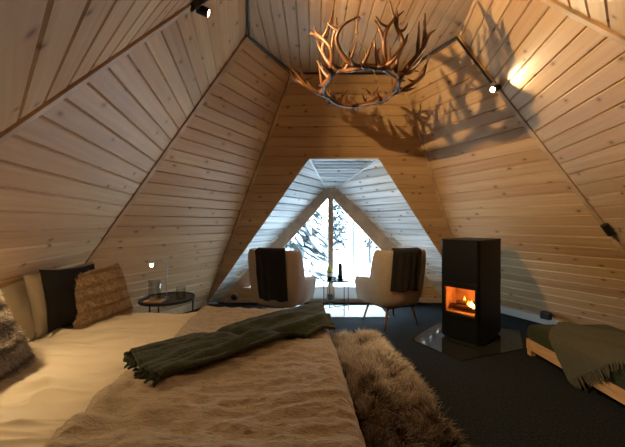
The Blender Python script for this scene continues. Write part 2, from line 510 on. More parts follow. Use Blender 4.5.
def batten(name, p, q, wid=0.028, thick=0.014, mat=None, push=0.006):
    p, q = np.array(p, float), np.array(q, float)
    d = q - p; Ln = np.linalg.norm(d); d /= Ln
    toward = MID - (p + q) / 2; toward -= d * toward.dot(d); toward /= np.linalg.norm(toward)
    s = np.cross(d, toward)
    R = Matrix((s, d, toward)).transposed()
    m = MB(); m.box((p + q) / 2 + toward * push, (wid, Ln, thick), R)
    return m.build(name, mat or M['trim'], bevel=0.003)
for i, k in enumerate(('FL', 'FR', 'L2', 'R2', 'L3', 'R3', 'L4', 'R4')):
    o = batten('trim_%d' % (i + 1), bs(k), ct(k) , 0.032 if k in ('FL', 'FR') else 0.04, 0.03); o['kind'] = 'structure'
# boxed casing of the dormer opening
def strip_quad(name, P, Q, inward_off, wid, mat, thick=0.012, n=None):
    o = batten(name, P, Q, wid, thick, mat); o['kind'] = 'structure'; return o
# pale edge trims inside the dormer
for i, (p, q) in enumerate(((OL, AL), (OR, AR), (OL, OR))):
    p = np.array(p); q = np.array(q)
    d = q - p; Ln = np.linalg.norm(d); d /= Ln
    tw = MIDD - (p + q) / 2; tw -= d * tw.dot(d); tw /= np.linalg.norm(tw); s = np.cross(d, tw)
    m = MB(); m.box((p + q) / 2 + tw * 0.004, (0.02, Ln, 0.02), Matrix((s, d, tw)).transposed())
    o = m.build('trim_%d' % (9 + i), M['pine'] if False else M['white'], bevel=0.003); o['kind'] = 'structure'

# ---- window wall and window
YW = 4.95
SILL = 0.262
sl, sr = 1.875 / (0.225 + 1.53), 1.875 / (2.22 - 0.385)     # slopes of the outer window edges
xl0, xr0 = -1.04, 1.69
fw = MB()
def slab_poly(m, P, y0, y1):
    n = len(P)
    V = [(x, y0, z) for x, z in P] + [(x, y1, z) for x, z in P]
    F = [tuple(range(n)), tuple(reversed(range(n, 2 * n)))] + [(i, n + i, n + (i + 1) % n, (i + 1) % n) for i in range(n)]
    m.add(V, F)
zi = SILL + (0.245 - xl0) * 1.125; zj = SILL + (xr0 - 0.355) * 1.07
win = MB()
slab_poly(win, [(-1.53 + SILL / sl - 0.12, SILL - 0.01), (xl0, SILL), (0.245, zi), (0.245, 1.95), (0.17, 1.95)], YW - 0.02, YW + 0.07)
slab_poly(win, [(2.22 - SILL / sr + 0.12, SILL - 0.01), (0.44, 1.95), (0.355, 1.95), (0.355, zj), (xr0, SILL)], YW - 0.02, YW + 0.07)
slab_poly(win, [(0.245, 1.95), (0.355, 1.95), (0.355, zj), (0.245, zi)], YW - 0.02, YW + 0.07)
win_o = win.build('window_1', M['frame_wood'], bevel=0.004); win_o['kind'] = 'structure'
mm = MB(); mm.box((0.297, YW - 0.005, 0.89), (0.085, 0.10, 1.74)); mm.build('mullion', M['frame_wood'], win_o, bevel=0.005)
for sa, sb in ((xl0 - 0.08, -0.57), (1.17, xr0 + 0.08)):
    mm = MB(); mm.box(((sa + sb) / 2, YW - 0.04, SILL - 0.02), (sb - sa, 0.14, 0.045)); mm.build('sill', M['frame_wood'], win_o, bevel=0.006)
mm = MB(); slab_poly(mm, [(xl0 - 0.01, SILL - 0.01), (0.26, SILL - 0.01), (0.26, zi + 0.03)], YW + 0.025, YW + 0.035); mm.build('pane', M['pane'], win_o)
mm = MB(); slab_poly(mm, [(0.335, SILL - 0.01), (xr0 + 0.01, SILL - 0.01), (0.335, zj + 0.03)], YW + 0.025, YW + 0.035); mm.build('pane', M['pane'], win_o)
# boarded band below the sill
boards('wall_window', [[np.array([-1.60, YW, 0]), np.array([2.30, YW, 0]), np.array([2.26 - SILL / sr, YW, SILL]), np.array([-1.58 + SILL / sl, YW, SILL])]], (-1.70, YW, 0), (1, 0, 0), (0, 0, 1), MIDD, grow=0.0)
bb = MB(); bb.box((0.34, YW - 0.02, 0.035), (3.6, 0.025, 0.07)); o = bb.build('baseboard_front', M['frame_wood'], bevel=0.004); o['kind'] = 'structure'
# pale baseboard along the right front wall
p, q = bs('FR'), bs('R2'); d = (q - p) / np.linalg.norm(q - p); nin = np.array([-d[1], d[0], 0]); nin = nin if nin.dot(MID - p) > 0 else -nin
bb = MB(); bb.box((p + q) / 2 + nin * 0.05 + np.array([0, 0, 0.05]), (0.03, np.linalg.norm(q - p) - 0.1, 0.10), Matrix((nin, d, (0, 0, 1))).transposed())
o = bb.build('baseboard_right', simple('pale_baseboard', (0.48, 0.45, 0.40), 0.6), bevel=0.004); o['kind'] = 'structure'
p, q = bs('FL'), bs('L2'); d = (q - p) / np.linalg.norm(q - p); nin = np.array([-d[1], d[0], 0]); nin = nin if nin.dot(MID - p) > 0 else -nin
bb = MB(); bb.box((p + q) / 2 + nin * 0.05 + np.array([0, 0, 0.05]), (0.03, np.linalg.norm(q - p) - 0.1, 0.10), Matrix((nin, d, (0, 0, 1))).transposed())
o = bb.build('baseboard_left', M['trim'], bevel=0.004); o['kind'] = 'structure'

# ------------------------------------------------------------------ outside
sn = MB(); sn.box((0, 20, -0.45), (120, 90, 0.3)); o = sn.build('ground_snow', M['snow']); o['kind'] = 'structure'
def spruce(x, y, h, r, label, seed, dense=1.0):
    rs = np.random.default_rng(seed)
    t = empty('spruce_tree', (x, y, -0.3), rs.random() * 6, label, 'tree', 'snowy trees outside the window')
    m = MB(); m.tube([(0, 0, 0), (0, 0, h)], [r * 0.10, 0.01], 7); m.build('trunk', M['bark'], t)
    nd, sw = MB(), MB()
    z = h * 0.06
    while z < h * 0.97:
        f = 1 - z / h
        nb = int((15 + 15 * f) * dense)
        for k in range(nb):
            a = rs.random() * 2 * PI
            L_ = r * (f ** 0.85) * (0.7 + 0.5 * rs.random()) + 0.12
            dr = np.array([math.cos(a), math.sin(a), 0]); sd = np.array([-dr[1], dr[0], 0])
            zz = z + rs.random() * 0.15
            wd = L_ * (0.07 + 0.05 * rs.random())
            for q in range(3):
                a2 = a + rs.normal(0, 0.35) * (q > 0)
                d2 = np.array([math.cos(a2), math.sin(a2), 0]); s2 = np.array([-d2[1], d2[0], 0])
                f0 = (0.0, 0.32, 0.62)[q]; l2 = L_ * (0.45, 0.42, 0.40)[q]; w2 = wd * (1.25, 1.1, 0.9)[q] + 0.03
                root = dr * L_ * f0 + np.array([0, 0, zz + 0.04 - L_ * 0.45 * f0 ** 1.5])
                mid = root + d2 * l2 * 0.55 - np.array([0, 0, l2 * 0.16]); tip = root + d2 * l2 - np.array([0, 0, l2 * (0.4 + 0.4 * rs.random())])
                for mb, up, ws in ((nd, 0.0, 1.0), (sw, 0.03, 0.5 + 0.35 * rs.random())):
                    if mb is sw and rs.random() < 0.35: continue
                    e = np.array([0, 0, up]); dz = np.array([0, 0, 0.12 * l2])
                    V = [root + e, mid + s2 * w2 * ws + e - dz, mid + e * 1.6, mid - s2 * w2 * ws + e - dz, tip + e]
                    mb.add(V, [(0, 1, 2), (0, 2, 3), (1, 4, 2), (2, 4, 3), (0, 3, 4, 1)])
        z += 0.13 + 0.08 * rs.random()
    nd.build('foliage', M['needles'], t); sw.build('snow_load', M['snow'], t)
spruce(-0.95, 9.0, 6.5, 1.5, 'big snow-covered spruce filling the left window pane', 1)
spruce(-3.7, 11.5, 8.0, 1.8, 'snow-covered spruce behind the left armchair, left of the big spruce', 2)
spruce(-0.75, 15.5, 9.0, 1.5, 'tall snowy spruce standing behind the big spruce of the left pane', 3)
spruce(1.55, 18.5, 6.0, 0.8, 'narrow snowy spruce just right of the window post', 4)
spruce(5.0, 20.0, 8.0, 1.6, 'distant snowy spruce at the far right of the window', 5)
def bare_tree(x, y, h, r, lean, label):
    t = MB(); t.tube([(0, 0, 0), (lean * 0.5, 0, h * 0.5), (lean, 0.1, h)], [r, r * 0.8, r * 0.4], 8, 4)
    rs = random.Random(int(x * 100))
    for k in range(10):
        z = h * (0.25 + 0.07 * k); a = rs.random() * 6.28
        b = np.array([lean * z / h, 0, z]); e = b + np.array([math.cos(a) * 0.5, math.sin(a) * 0.5, 0.45])
        t.tube([b, e], [r * 0.3, r * 0.1], 5)
    o = t.build('bare_tree', M['bark'], loc=(x, y, -0.3)); tag(o, label, 'tree', 'snowy trees outside the window')
bare_tree(1.42, 10.5, 6, 0.035, 0.05, 'thin bare tree trunk outside the middle of the right pane')
bare_tree(2.30, 12.0, 7, 0.05, -0.1, 'thin bare trunk outside near the right edge of the right pane')

# ------------------------------------------------------------------ bed
PHI = 0.053
BX, BY = 0.19, 0.90
def bedw(x, y, z):   # bed-local to world
    return np.array([BX + x * math.cos(PHI) - y * math.sin(PHI), BY + x * math.sin(PHI) + y * math.cos(PHI), z])
GAP = 0.985; FAR = 1.74; NEAR = -0.12; HEAD = -2.02
bed = empty('bed', (BX, BY, 0), PHI, 'low wooden double bed frame under the two mattresses', 'bed')
m = MB(); m.box((HEAD / 2, (NEAR + FAR) / 2, 0.16), (2.0, FAR - NEAR - 0.02, 0.12)); m.build('base', M['wood_light'], bed, bevel=0.006)
for x in (HEAD + 0.12, -0.12):
    for y in (NEAR + 0.12, FAR - 0.12):
        m = MB(); m.tube([(x, y, 0), (x, y, 0.10)], [0.03, 0.035], 10); m.build('leg', M['wood_light'], bed)
m = MB(); m.box((HEAD - 0.045, 0.895, 0.36), (0.05, 1.69, 0.52)); m.build('headboard', simple('headboard_wood', (0.30, 0.15, 0.06), 0.5, noise=0.2), bed, bevel=0.012)

def wrap(s, a, b, r):
    s = np.asarray(s, float)
    x = np.clip(s, a + r, b - r); drop = np.zeros_like(x)
    for sign, e in ((1, s - (b - r)), (-1, (a + r) - s)):
        k = e > 0
        th = np.clip(e / r, 0, PI / 2); ex = np.maximum(e - r * PI / 2, 0)
        x = np.where(k, (b - r if sign > 0 else a + r) + sign * r * np.sin(th), x)
        drop = np.where(k, r * (1 - np.cos(th)) + ex, drop)
    return x, drop
def rbox_mattress(name, y0, y1, z0, z1, label):
    m = MB(); m.box((HEAD / 2, (y0 + y1) / 2, (z0 + z1) / 2), (-HEAD - 0.02, y1 - y0, z1 - z0))
    o = m.build(name, M['sheet'], bevel=0.06, seg=4, loc=(BX, BY, 0), rot=(0, 0, PHI))
    return tag(o, label, 'mattress', 'the two mattresses of the bed')
rbox_mattress('mattress', NEAR + 0.015, GAP - 0.015, 0.22, 0.50, 'cream mattress on the half of the bed nearest the camera')
rbox_mattress('mattress', GAP + 0.015, FAR - 0.015, 0.22, 0.50, 'cream mattress on the half of the bed towards the armchairs')

BT = 0.575
def bed_noise(X, Y, far):
    z = 0.013 * vnoise(X * 2.2, Y * 11 + X * 3, 3.3 + far) + 0.008 * vnoise(X * 5 + Y * 6, Y * 24 - X * 5, 8.1 + far) + 0.012 * vnoise(X * 2.0, Y * 2.5, 5.5 + far)
    z = z + 0.010 * (1 - np.abs(vnoise(X * 1.6 + Y * 1.5, Y * 9 - X * 1.2, 13.3 + far))) ** 6 + 0.006 * (1 - np.abs(vnoise(X * 3.5 - Y * 2, Y * 17 + X * 2, 17.3 + far))) ** 5
    return z
def cover(name, y0, y1, x0, x1, top, mat, label, cat, group, nx, ny, r=0.075, hang=0.17, foot=False, far=0, wr=1.0, thick=0.012, roll=0.0, fine=0.0):
    ss = np.linspace(x0, x1 + (hang if foot else 0), nx)
    tt = np.linspace(y0 - hang + r, y1 + hang - r, ny)
    S, T = np.meshgrid(ss, tt, indexing='ij')
    Y, dy = wrap(T, y0, y1, r)
    if foot:
        X, dx = wrap(S, -9, x1, r)
    else:
        X, dx = S, np.zeros_like(S)
    Z = top - dy - dx + wr * bed_noise(X, Y, far) * np.clip(1 - (dy + dx) / 0.12, 0.15, 1)
    if roll:   # a soft rounded leading edge on the head side
        Z += roll * np.exp(-((S - x0 - 0.05) / 0.045) ** 2) - roll * 0.9 * np.exp(-((S - x0) / 0.02) ** 2)
    if fine:
        Z += fine * 0.6 * vnoise(X * 55, Y * 80, 2.2) + fine * 1.2 * vnoise(X * 18, Y * 44, 6.2) + fine * vnoise(X * 9 + Y * 5, Y * 22, 9.2)
    ed = 0.02 * vnoise(T * 3.0, 0 * T, 9.5 + far)
    if roll: X = X + np.where(S < x0 + 0.12, ed * (1 - (S - x0) / 0.12), 0)
    V = np.stack([X, Y, Z], -1).reshape(-1, 3)
    o = mesh_obj(name, V, grid_faces(nx, ny), mat, smooth=True, loc=(BX, BY, 0), rot=(0, 0, PHI))
    if thick:
        k = o.modifiers.new('solid', 'SOLIDIFY'); k.thickness = thick; k.offset = -1
    return tag(o, label, cat, group)
cover('duvet', NEAR, GAP, HEAD, -0.90, BT, M['sheet'], 'smooth cream duvet on the bed half nearest the camera', 'duvet', 'cream duvets on the bed', 150, 220, far=0, wr=1.7)
cover('duvet', GAP + 0.01, FAR, HEAD, -0.90, BT - 0.022, M['sheet'], 'smooth cream duvet on the far half of the bed, beside the lamp table', 'duvet', 'cream duvets on the bed', 150, 160, far=20, wr=1.5)
cover('bedspread', NEAR, GAP, -1.04, 0.0, BT + 0.022, M['bedspread'], 'crinkled beige bedspread folded over the foot of the nearest bed half', 'bedspread', 'beige bedspreads at the foot of the bed', 170, 170, foot=True, hang=0.30, far=40, wr=1.1, roll=0.012, fine=0.006)
cover('bedspread', GAP + 0.01, FAR, -1.04, 0.0, BT - 0.002, M['bedspread'], 'crinkled beige bedspread on the far bed half, partly under the green throw', 'bedspread', 'beige bedspreads at the foot of the bed', 170, 140, foot=True, hang=0.30, far=60, wr=1.1, roll=0.022, fine=0.006)

def bed_surface(X, Y):   # height of the bedspread tops in bed-local coordinates, sagging over the gap
    z = np.full(np.shape(X), BT + 0.024)
    z = np.where(Y > GAP, BT + 0.002, z)
    z = z - 0.035 * np.exp(-((Y - GAP) / 0.05) ** 2)
    z = z + 0.35 * np.where(Y > GAP, bed_noise(X, Y, 60), bed_noise(X, Y, 40))
    return z + 0.004

# green throw lying diagonally over both bed halves
def bed_local(wx, wy):
    dx, dy = wx - BX, wy - BY
    return np.array([dx * math.cos(PHI) + dy * math.sin(PHI), -dx * math.sin(PHI) + dy * math.cos(PHI)])
tA, tB = bed_local(-0.93, 1.50), bed_local(-0.64, 1.26)     # ragged end: far / near corner
tD, tC = bed_local(0.07, 2.60), bed_local(0.13, 2.02)       # foot end: far / near corner
nu, nv = 150, 60
uu, vv_ = np.meshgrid(np.linspace(0, 1, nu), np.linspace(0, 1, nv), indexing='ij')
bow = 0.05 * np.sin(uu * PI)
PX = (1 - uu) * ((1 - vv_) * tA[0] + vv_ * tB[0]) + uu * ((1 - vv_) * tD[0] + vv_ * tC[0])
PY = (1 - uu) * ((1 - vv_) * tA[1] + vv_ * tB[1]) + uu * ((1 - vv_) * tD[1] + vv_ * tC[1])
PY = PY + bow * (0.9 - 0.4 * vv_) + 0.025 * vnoise(uu * 6, vv_ * 2, 1.7)
PX = PX + 0.012 * vnoise(uu * 9, vv_ * 3, 4.7)
PXw, pd_ = wrap(PX, -9, 0.0, 0.07)
fold = 0.012 * (1 - 2 * np.abs(np.sin(vv_ * 6.5 + uu * 2.5 + 1.2 * vnoise(uu * 4, vv_ * 2, 2.9)))) + 0.016 * vnoise(uu * 2.5, vv_ * 8 + uu * 2, 7.7) + 0.007 * vnoise(uu * 6 + vv_ * 3, vv_ * 16, 3.1)
fold = fold * np.clip(vv_ / 0.08, 0, 1) * np.clip((1 - vv_) / 0.08, 0, 1)
PZ = np.maximum(bed_surface(np.minimum(PXw, -0.02), PY) - pd_, 0.3) + 0.024 + fold + 0.010
Vt = np.stack([PXw + np.where(pd_ > 0.02, 0.03, 0), PY, PZ], -1).reshape(-1, 3)
thr = mesh_obj('throw_blanket', Vt, grid_faces(nu, nv), M['green_throw'], smooth=True, loc=(BX, BY, 0), rot=(0, 0, PHI))
k = thr.modifiers.new('solid', 'SOLIDIFY'); k.thickness = 0.02; k.offset = -1
tag(thr, 'dark green wool throw lying diagonally across the bed', 'blanket')
fr = MB()
for j in range(0, nv):
    for rep in range(3):
        b = Vt.reshape(nu, nv, 3)[0, j] + np.array([0, 0, -0.006]) + rng.normal(0, 0.004, 3)
        e = b + np.array([-0.018 + 0.010 * rng.normal(), -0.008 + 0.012 * rng.normal(), -0.008 + 0.008 * rng.normal()])
        e[2] = max(e[2], BT + 0.02)
        fr.tube([b, (b + e) / 2 + np.array([0, 0, 0.008]), e], [0.004, 0.007, 0.005], 5)
fr.build('fringe', M['green_throw'], thr)

# ------------------------------------------------------------------ fur
def fur_blades(P, Nn, length, width, comb=(0, 0, -0.3), jit=0.5, tone_amp=0.25, clump=None, seed=0, tone=None):
    rs = np.random.default_rng(seed)
    n = len(P)
    d = Nn + np.array(comb) + jit * rs.normal(0, 1, (n, 3))
    if clump is not None: d = d + clump
    d /= np.linalg.norm(d, axis=1)[:, None]
    L_ = length * (0.6 + 0.7 * rs.random(n))[:, None]
    side = np.cross(d, rs.normal(0, 1, (n, 3))); side /= np.linalg.norm(side, axis=1)[:, None]
    bend = np.array([0, 0, -1.0]) * 0.30 + 0.25 * rs.normal(0, 1, (n, 3))
    w_ = width * (0.7 + 0.6 * rs.random(n))[:, None]
    r0 = P - Nn * 0.004
    m1 = P + d * L_ * 0.5; tip = P + d * L_ + bend * L_ * 0.45
    V = np.stack([r0 - side * w_, r0 + side * w_, m1 + side * w_ * 0.8, m1 - side * w_ * 0.8, tip], 1).reshape(-1, 3)
    base = np.arange(n) * 5
    F = np.concatenate([np.stack([base, base + 1, base + 2, base + 3], 1).tolist(), ]).tolist()
    F += np.stack([base + 3, base + 2, base + 4], 1).tolist()
    uv = np.tile(np.array([[0, 0], [1, 0], [1, 0.5], [0, 0.5], [0.5, 1.0]]), (n, 1))
    t = (tone if tone is not None else 0) + tone_amp * rs.normal(0, 0.5, n)
    return V, F, uv, np.repeat(t, 5)

def sample_grid(Vg, n, rs):
    nu, nv = Vg.shape[:2]
    a = rs.random(n) * (nu - 1); b = rs.random(n) * (nv - 1)
    i = np.minimum(a.astype(int), nu - 2); j = np.minimum(b.astype(int), nv - 2)
    fa, fb = (a - i)[:, None], (b - j)[:, None]
    p00, p10, p01, p11 = Vg[i, j], Vg[i + 1, j], Vg[i, j + 1], Vg[i + 1, j + 1]
    P = p00 * (1 - fa) * (1 - fb) + p10 * fa * (1 - fb) + p01 * (1 - fa) * fb + p11 * fa * fb
    Nn = np.cross(p10 - p00, p01 - p00); Nn /= (np.linalg.norm(Nn, axis=1)[:, None] + 1e-9)
    return P, Nn, a / (nu - 1), b / (nv - 1)

# fur bench at the foot of the bed
bench = empty('bench', (BX, BY, 0), PHI, 'low wooden bench under the sheepskins at the foot of the bed', 'bench')
BX0, BX1, BYA, BYB, BZ = 0.055, 0.34, -0.55, 1.34, 0.41
m = MB(); m.box(((BX0 + BX1) / 2, (BYA + BYB) / 2, BZ - 0.02), (BX1 - BX0, BYB - BYA, 0.04)); m.build('seat', M['wood_light'], bench, bevel=0.008)
for x in (BX0 + 0.05, BX1 - 0.05):
    for y in (BYA + 0.1, BYB - 0.1):
        m = MB(); m.box((x, y, (BZ - 0.04) / 2), (0.045, 0.045, BZ - 0.04)); m.build('leg', M['wood_light'], bench, bevel=0.004)
def sheepskin(label, y0, y1, lift, seed, n, tone_fn, hang_end):
    ss = np.linspace(BX0 - 0.05, BX1 + 0.30, 40); tt = np.linspace(y0, y1 + (0.10 if hang_end else 0), 60)
    S, T = np.meshgrid(ss, tt, indexing='ij')
    X, dx = wrap(S, BX0 - 0.4, BX1 + 0.03 + lift, 0.06)
    if hang_end: Y, dy = wrap(T, y0 - 1, y1 + lift, 0.06)
    else: Y, dy = T, 0 * T
    Z = BZ + 0.022 + lift - dx - dy + 0.012 * vnoise(S * 8, T * 8, seed + 0.5) + 0.03 * (1 - np.exp(-((T - y0) / 0.10) ** 2)) * 0.8
    X = X + 0.03 * vnoise(T * 6, S * 4, seed + 1.5) * (dx > 0.03)
    G = np.stack([X, Y, Z], -1)
    o = mesh_obj('sheepskin', G.reshape(-1, 3), grid_faces(40, 60), simple('hide_%d' % seed, (0.06, 0.035, 0.02), 0.95), smooth=True, loc=(BX, BY, 0), rot=(0, 0, PHI))
    tag(o, label, 'sheepskin', 'brown sheepskins on the bench')
    rs = np.random.default_rng(seed)
    P, Nn, a, b = sample_grid(G, n, rs)
    cl = np.stack([vnoise(P[:, 0] * 16, P[:, 1] * 16, seed + 3.0), vnoise(P[:, 0] * 16, P[:, 1] * 16, seed + 13.0), 0.4 * vnoise(P[:, 0] * 18, P[:, 1] * 18, seed + 23.0)], 1) * 1.5
    tn = tone_fn(P) + 0.16 * vnoise(P[:, 0] * 12, P[:, 1] * 12, seed + 7.0)
    Vf, Ff, uv, tone = fur_blades(P, Nn, 0.070, 0.0018, comb=(0.22, -0.30, 0.0), jit=0.24, clump=cl, seed=seed, tone=tn, tone_amp=0.14)
    mesh_obj('fur', Vf, Ff, M['fur'], o, uv=uv, cols=tone)
sheepskin('fluffy brown sheepskin on the near end of the bench', BYA, 0.98, 0.012, 11, 42000, lambda P: 0.10 - 0.42 * np.clip((0.75 - P[:, 1]) / 0.5, 0, 1) + 0 * P[:, 0], False)  # near end toned darker: lack of window light put into the fur colour
sheepskin('pale-tipped fluffy sheepskin on the bench end towards the stove', 0.90, BYB, 0.0, 12, 16000, lambda P: 0.16 + 0 * P[:, 0], True)

# ------------------------------------------------------------------ pillows
def pillow_grid(wd, ht, th, n=40, pinch=0.06, chan=0, seed=0, sag=0.0):
    u = np.linspace(-1, 1, n); U, V_ = np.meshgrid(u, u, indexing='ij')
    prof = np.power(np.clip((1 - np.abs(U) ** 2.6) * (1 - np.abs(V_) ** 2.6), 0, 1), 0.5)
    X = wd / 2 * U * (1 - pinch * (1 - V_ ** 2)); Z = ht / 2 * V_ * (1 - pinch * (1 - U ** 2))
    nz = 0.012 * vnoise(U * 2.5 + 9, V_ * 2.5 + 9, seed + 0.3) + 0.006 * vnoise(U * 6 + 9, V_ * 6 + 9, seed + 5.3)
    f = th / 2 * prof + nz * prof
    if chan: f = f - 0.018 * prof * np.exp(-((np.mod(V_ * chan + 0.5, 1) - 0.5) / 0.10) ** 2)
    g1 = np.stack([X, -f, Z], -1); g2 = np.stack([X, th / 2 * prof, Z], -1)
    return g1, g2
def pillow(name, c, rot, size, mat, label, group=None, pinch=0.06, fur=None, chan=0, seed=0, cat='pillow', inner=None):
    """local frame: X width, -Y front, Z up"""
    g1, g2 = pillow_grid(*size, pinch=pinch, chan=chan, seed=seed)
    n = g1.shape[0]
    V = np.concatenate([g1.reshape(-1, 3), g2.reshape(-1, 3)])
    o = mesh_obj(name, V, grid_faces(n, n, 0) + grid_faces(n, n, n * n, True), inner or mat, smooth=True, loc=c, rot=rot)
    bm = bmesh.new(); bm.from_mesh(o.data); bmesh.ops.remove_doubles(bm, verts=bm.verts, dist=1e-5); bmesh.ops.recalc_face_normals(bm, faces=bm.faces); bm.to_mesh(o.data); bm.free()
    o.data.polygons.foreach_set('use_smooth', [True] * len(o.data.polygons))
    tag(o, label, cat, group)
    if fur:
        rs = np.random.default_rng(seed + 50)
        P, Nn, a, b = sample_grid(g1, fur[0], rs)
        Nn = Nn * np.sign(-Nn[:, 1:2] + 1e-9)
        P2, N2, a2, b2 = sample_grid(g2, fur[0] // 3, rs); N2 = N2 * np.sign(N2[:, 1:2] + 1e-9)
        P = np.concatenate([P, P2]); Nn = np.concatenate([Nn, N2])
        cl = np.stack([vnoise(P[:, 0] * 40 + 9, P[:, 2] * 40 + 9, seed + k) for k in (3.0, 13.0, 23.0)], 1) * 0.8
        tn = 0.18 * vnoise(P[:, 0] * 14 + 9, P[:, 2] * 30 + 9, seed + 7.0)
        if chan: tn = tn - 0.6 * np.exp(-((np.mod(P[:, 2] / (size[1] / 2) * chan + 0.5, 1) - 0.5) / 0.12) ** 2)
        Vf, Ff, uv, tone = fur_blades(P, Nn, fur[1], fur[2], comb=(0, 0, -0.5), jit=0.3, clump=cl, seed=seed, tone=tn, tone_amp=0.15)
        mesh_obj('pile', Vf, Ff, mat, o, uv=uv, cols=tone)
    return o
# widths run along the bed head (world +Y), fronts face +X ; rot: z +90 deg => local -Y -> +X
pillow('bed_pillow', (-1.83, 2.25, 0.765), (-0.20, 0, PI / 2 + PHI), (0.66, 0.42, 0.15), M['linen_pillow'], 'beige linen bed pillow standing behind the dark cushion', 'linen bed pillows', seed=1)
pillow('bed_pillow', (-1.88, 2.12, 0.740), (-0.40, 0, PI / 2 + PHI), (0.58, 0.41, 0.06), M['linen_pillow'], 'linen bed pillow rearmost against the sloping wall, partly behind the other pillow', 'linen bed pillows', seed=2)
pillow('cushion', (-1.73, 2.17, 0.785), (-0.20, 0.03, PI / 2 - 0.16), (0.42, 0.42, 0.11), M['dark_pillow'], 'dark brown square cushion between the linen pillow and the beige fur cushion', pinch=0.10, seed=3, cat='cushion')
pillow('cushion', (-1.655, 2.32, 0.745), (-0.30, -0.10, PI / 2 - 0.40), (0.43, 0.42, 0.25), M['plush_beige'], 'beige plush fur cushion with channel lines at the bed head', pinch=0.07, fur=(15000, 0.017, 0.0013), chan=2.5, seed=4, cat='cushion', inner=simple('plush_back_beige', (0.25, 0.15, 0.08), 0.9))
pillow('cushion', (-1.50, 1.24, 0.770), (-0.34, -0.20, PI / 2 - 0.05), (0.50, 0.47, 0.20), M['plush_grey'], 'shaggy grey fur cushion cut by the left edge of the photo', pinch=0.07, fur=(22000, 0.020, 0.0013), chan=2.5, seed=5, cat='cushion', inner=simple('plush_back_grey', (0.16, 0.12, 0.10), 0.9))

# ------------------------------------------------------------------ round black bedside table with lamp, carafe, glass
TZ, TX, TY, TR = 0.555, -1.44, 2.98, 0.255
t = empty('side_table', (TX, TY, 0), 0, 'round black metal side table beyond the bed, holding the lamp', 'table')
m = MB(); m.lathe([(TR - 0.01, TZ - 0.012), (TR, TZ - 0.012), (TR, TZ + 0.012), (TR - 0.006, TZ + 0.012), (TR - 0.008, TZ)], 40); m.build('tabletop', M['black'], t)
for k in range(3):
    a = 0.3 + 2.094 * k
    m = MB(); m.tube([(TR * 0.93 * math.cos(a), TR * 0.93 * math.sin(a), TZ - 0.01), (TR * 0.85 * math.cos(a), TR * 0.85 * math.sin(a), 0.0)], 0.008, 8); m.build('leg', M['black'], t)
m = MB(); m.tube([(TR * 0.86 * math.cos(a), TR * 0.86 * math.sin(a), 0.06) for a in np.linspace(0, 2 * PI, 33)[:-1]], 0.006, 6, close=True); m.build('ring', M['black'], t)

def gooseneck(loc, head, label, energy, zb, aim=(0, 0)):
    t = empty('reading_lamp', loc, 0, label, 'lamp', 'warm reading lamps by the bed')
    hx, hy, hz = head[0] - loc[0], head[1] - loc[1], head[2] - loc[2]
    m = MB(); m.lathe([(0.001, 0), (0.024, 0), (0.024, 0.012), (0.012, 0.018), (0.001, 0.018)], 24); m.build('base', M['steel'], t, smooth=False)
    m = MB(); m.tube([(0, 0, 0.015), (0, 0, hz * 0.55), (-0.002, 0, hz * 0.95), (hx * 0.35, hy * 0.35, hz + 0.035), (hx * 0.85, hy * 0.85, hz + 0.012)], 0.006, 8, 8); m.build('stem', M['steel'], t, smooth=True)
    m = MB(); m.lathe([(0.006, 0.03), (0.016, 0.028), (0.020, 0.010), (0.018, 0.008)], 16, (hx * 0.95, hy * 0.95, hz)); m.build('lamp_head', M['steel'], t, smooth=True)
    m = MB(); m.lathe([(0.001, -0.016), (0.011, -0.012), (0.016, 0), (0.011, 0.012), (0.001, 0.016)], 16, (hx, hy, hz - 0.008)); m.build('bulb', M['bulb'], t, smooth=True)
    add_light('reading_lamp_light', 'SPOT', (head[0], head[1], head[2] - 0.008), energy, WARM, (head[0] + aim[0], head[1] + aim[1], head[2] - 1), 0.02, math.radians(174), 0.4)
    return t
gooseneck((-1.455, 2.99, TZ), P_READ, 'lit gooseneck reading lamp on the round black side table', E_READ, TZ)
m = MB(); m.box((-1.50, 2.85, TZ + 0.008), (0.17, 0.13, 0.014)); tag(m.build('coaster_board', M['cork'], bevel=0.003), 'small wooden board under the glass carafe', 'board')
def glassware(name, loc, r, h, label, cat):
    m = MB(); m.lathe([(0.001, 0), (r * 0.96, 0), (r, 0.01), (r, h), (r - 0.003, h), (r - 0.003, 0.012), (0.001, 0.012)], 28)
    return tag(m.build(name, M['glass'], smooth=False, loc=loc), label, cat)
glassware('glass_carafe', (-1.50, 2.85, TZ + 0.016), 0.055, 0.185, 'tall clear glass carafe on the side table in front of the lamp', 'carafe')
glassware('drinking_glass', (-1.285, 2.93, TZ + 0.001), 0.045, 0.125, 'short clear drinking glass on the side table right of the carafe', 'glass')
gooseneck((-1.872, 1.52, 0.622), P_READ2, 'lit gooseneck reading lamp on the headboard, outside the photo on the left', E_READ2, 0.622, (0.1, 0.15))

# ------------------------------------------------------------------ armchairs (local: faces +Y)
UP = [(-0.305, 0.29), (-0.325, 0.10), (-0.315, -0.08), (-0.275, -0.235), (-0.15, -0.30), (0, -0.315), (0.15, -0.30), (0.275, -0.235), (0.315, -0.08), (0.325, 0.10), (0.305, 0.29)]
upts, _ = catmull([(x, y, 0) for x, y in UP], [0] * len(UP), 6)
upts = np.array(upts)
nU = len(upts)
utan = np.gradient(upts, axis=0); utan /= np.linalg.norm(utan, axis=1)[:, None]
unor = np.stack([utan[:, 1], -utan[:, 0], 0 * utan[:, 0]], 1)    # outward (path runs left front -> back -> right front)
def sstep(a, b, x):
    t_ = np.clip((x - a) / (b - a), 0, 1); return t_ * t_ * (3 - 2 * t_)
def shell_top(i):
    y = upts[i, 1]
    return 0.60 + 0.365 * (1 - sstep(-0.085, -0.05, y)) + 0.03 * sstep(0.26, 0.0, y)
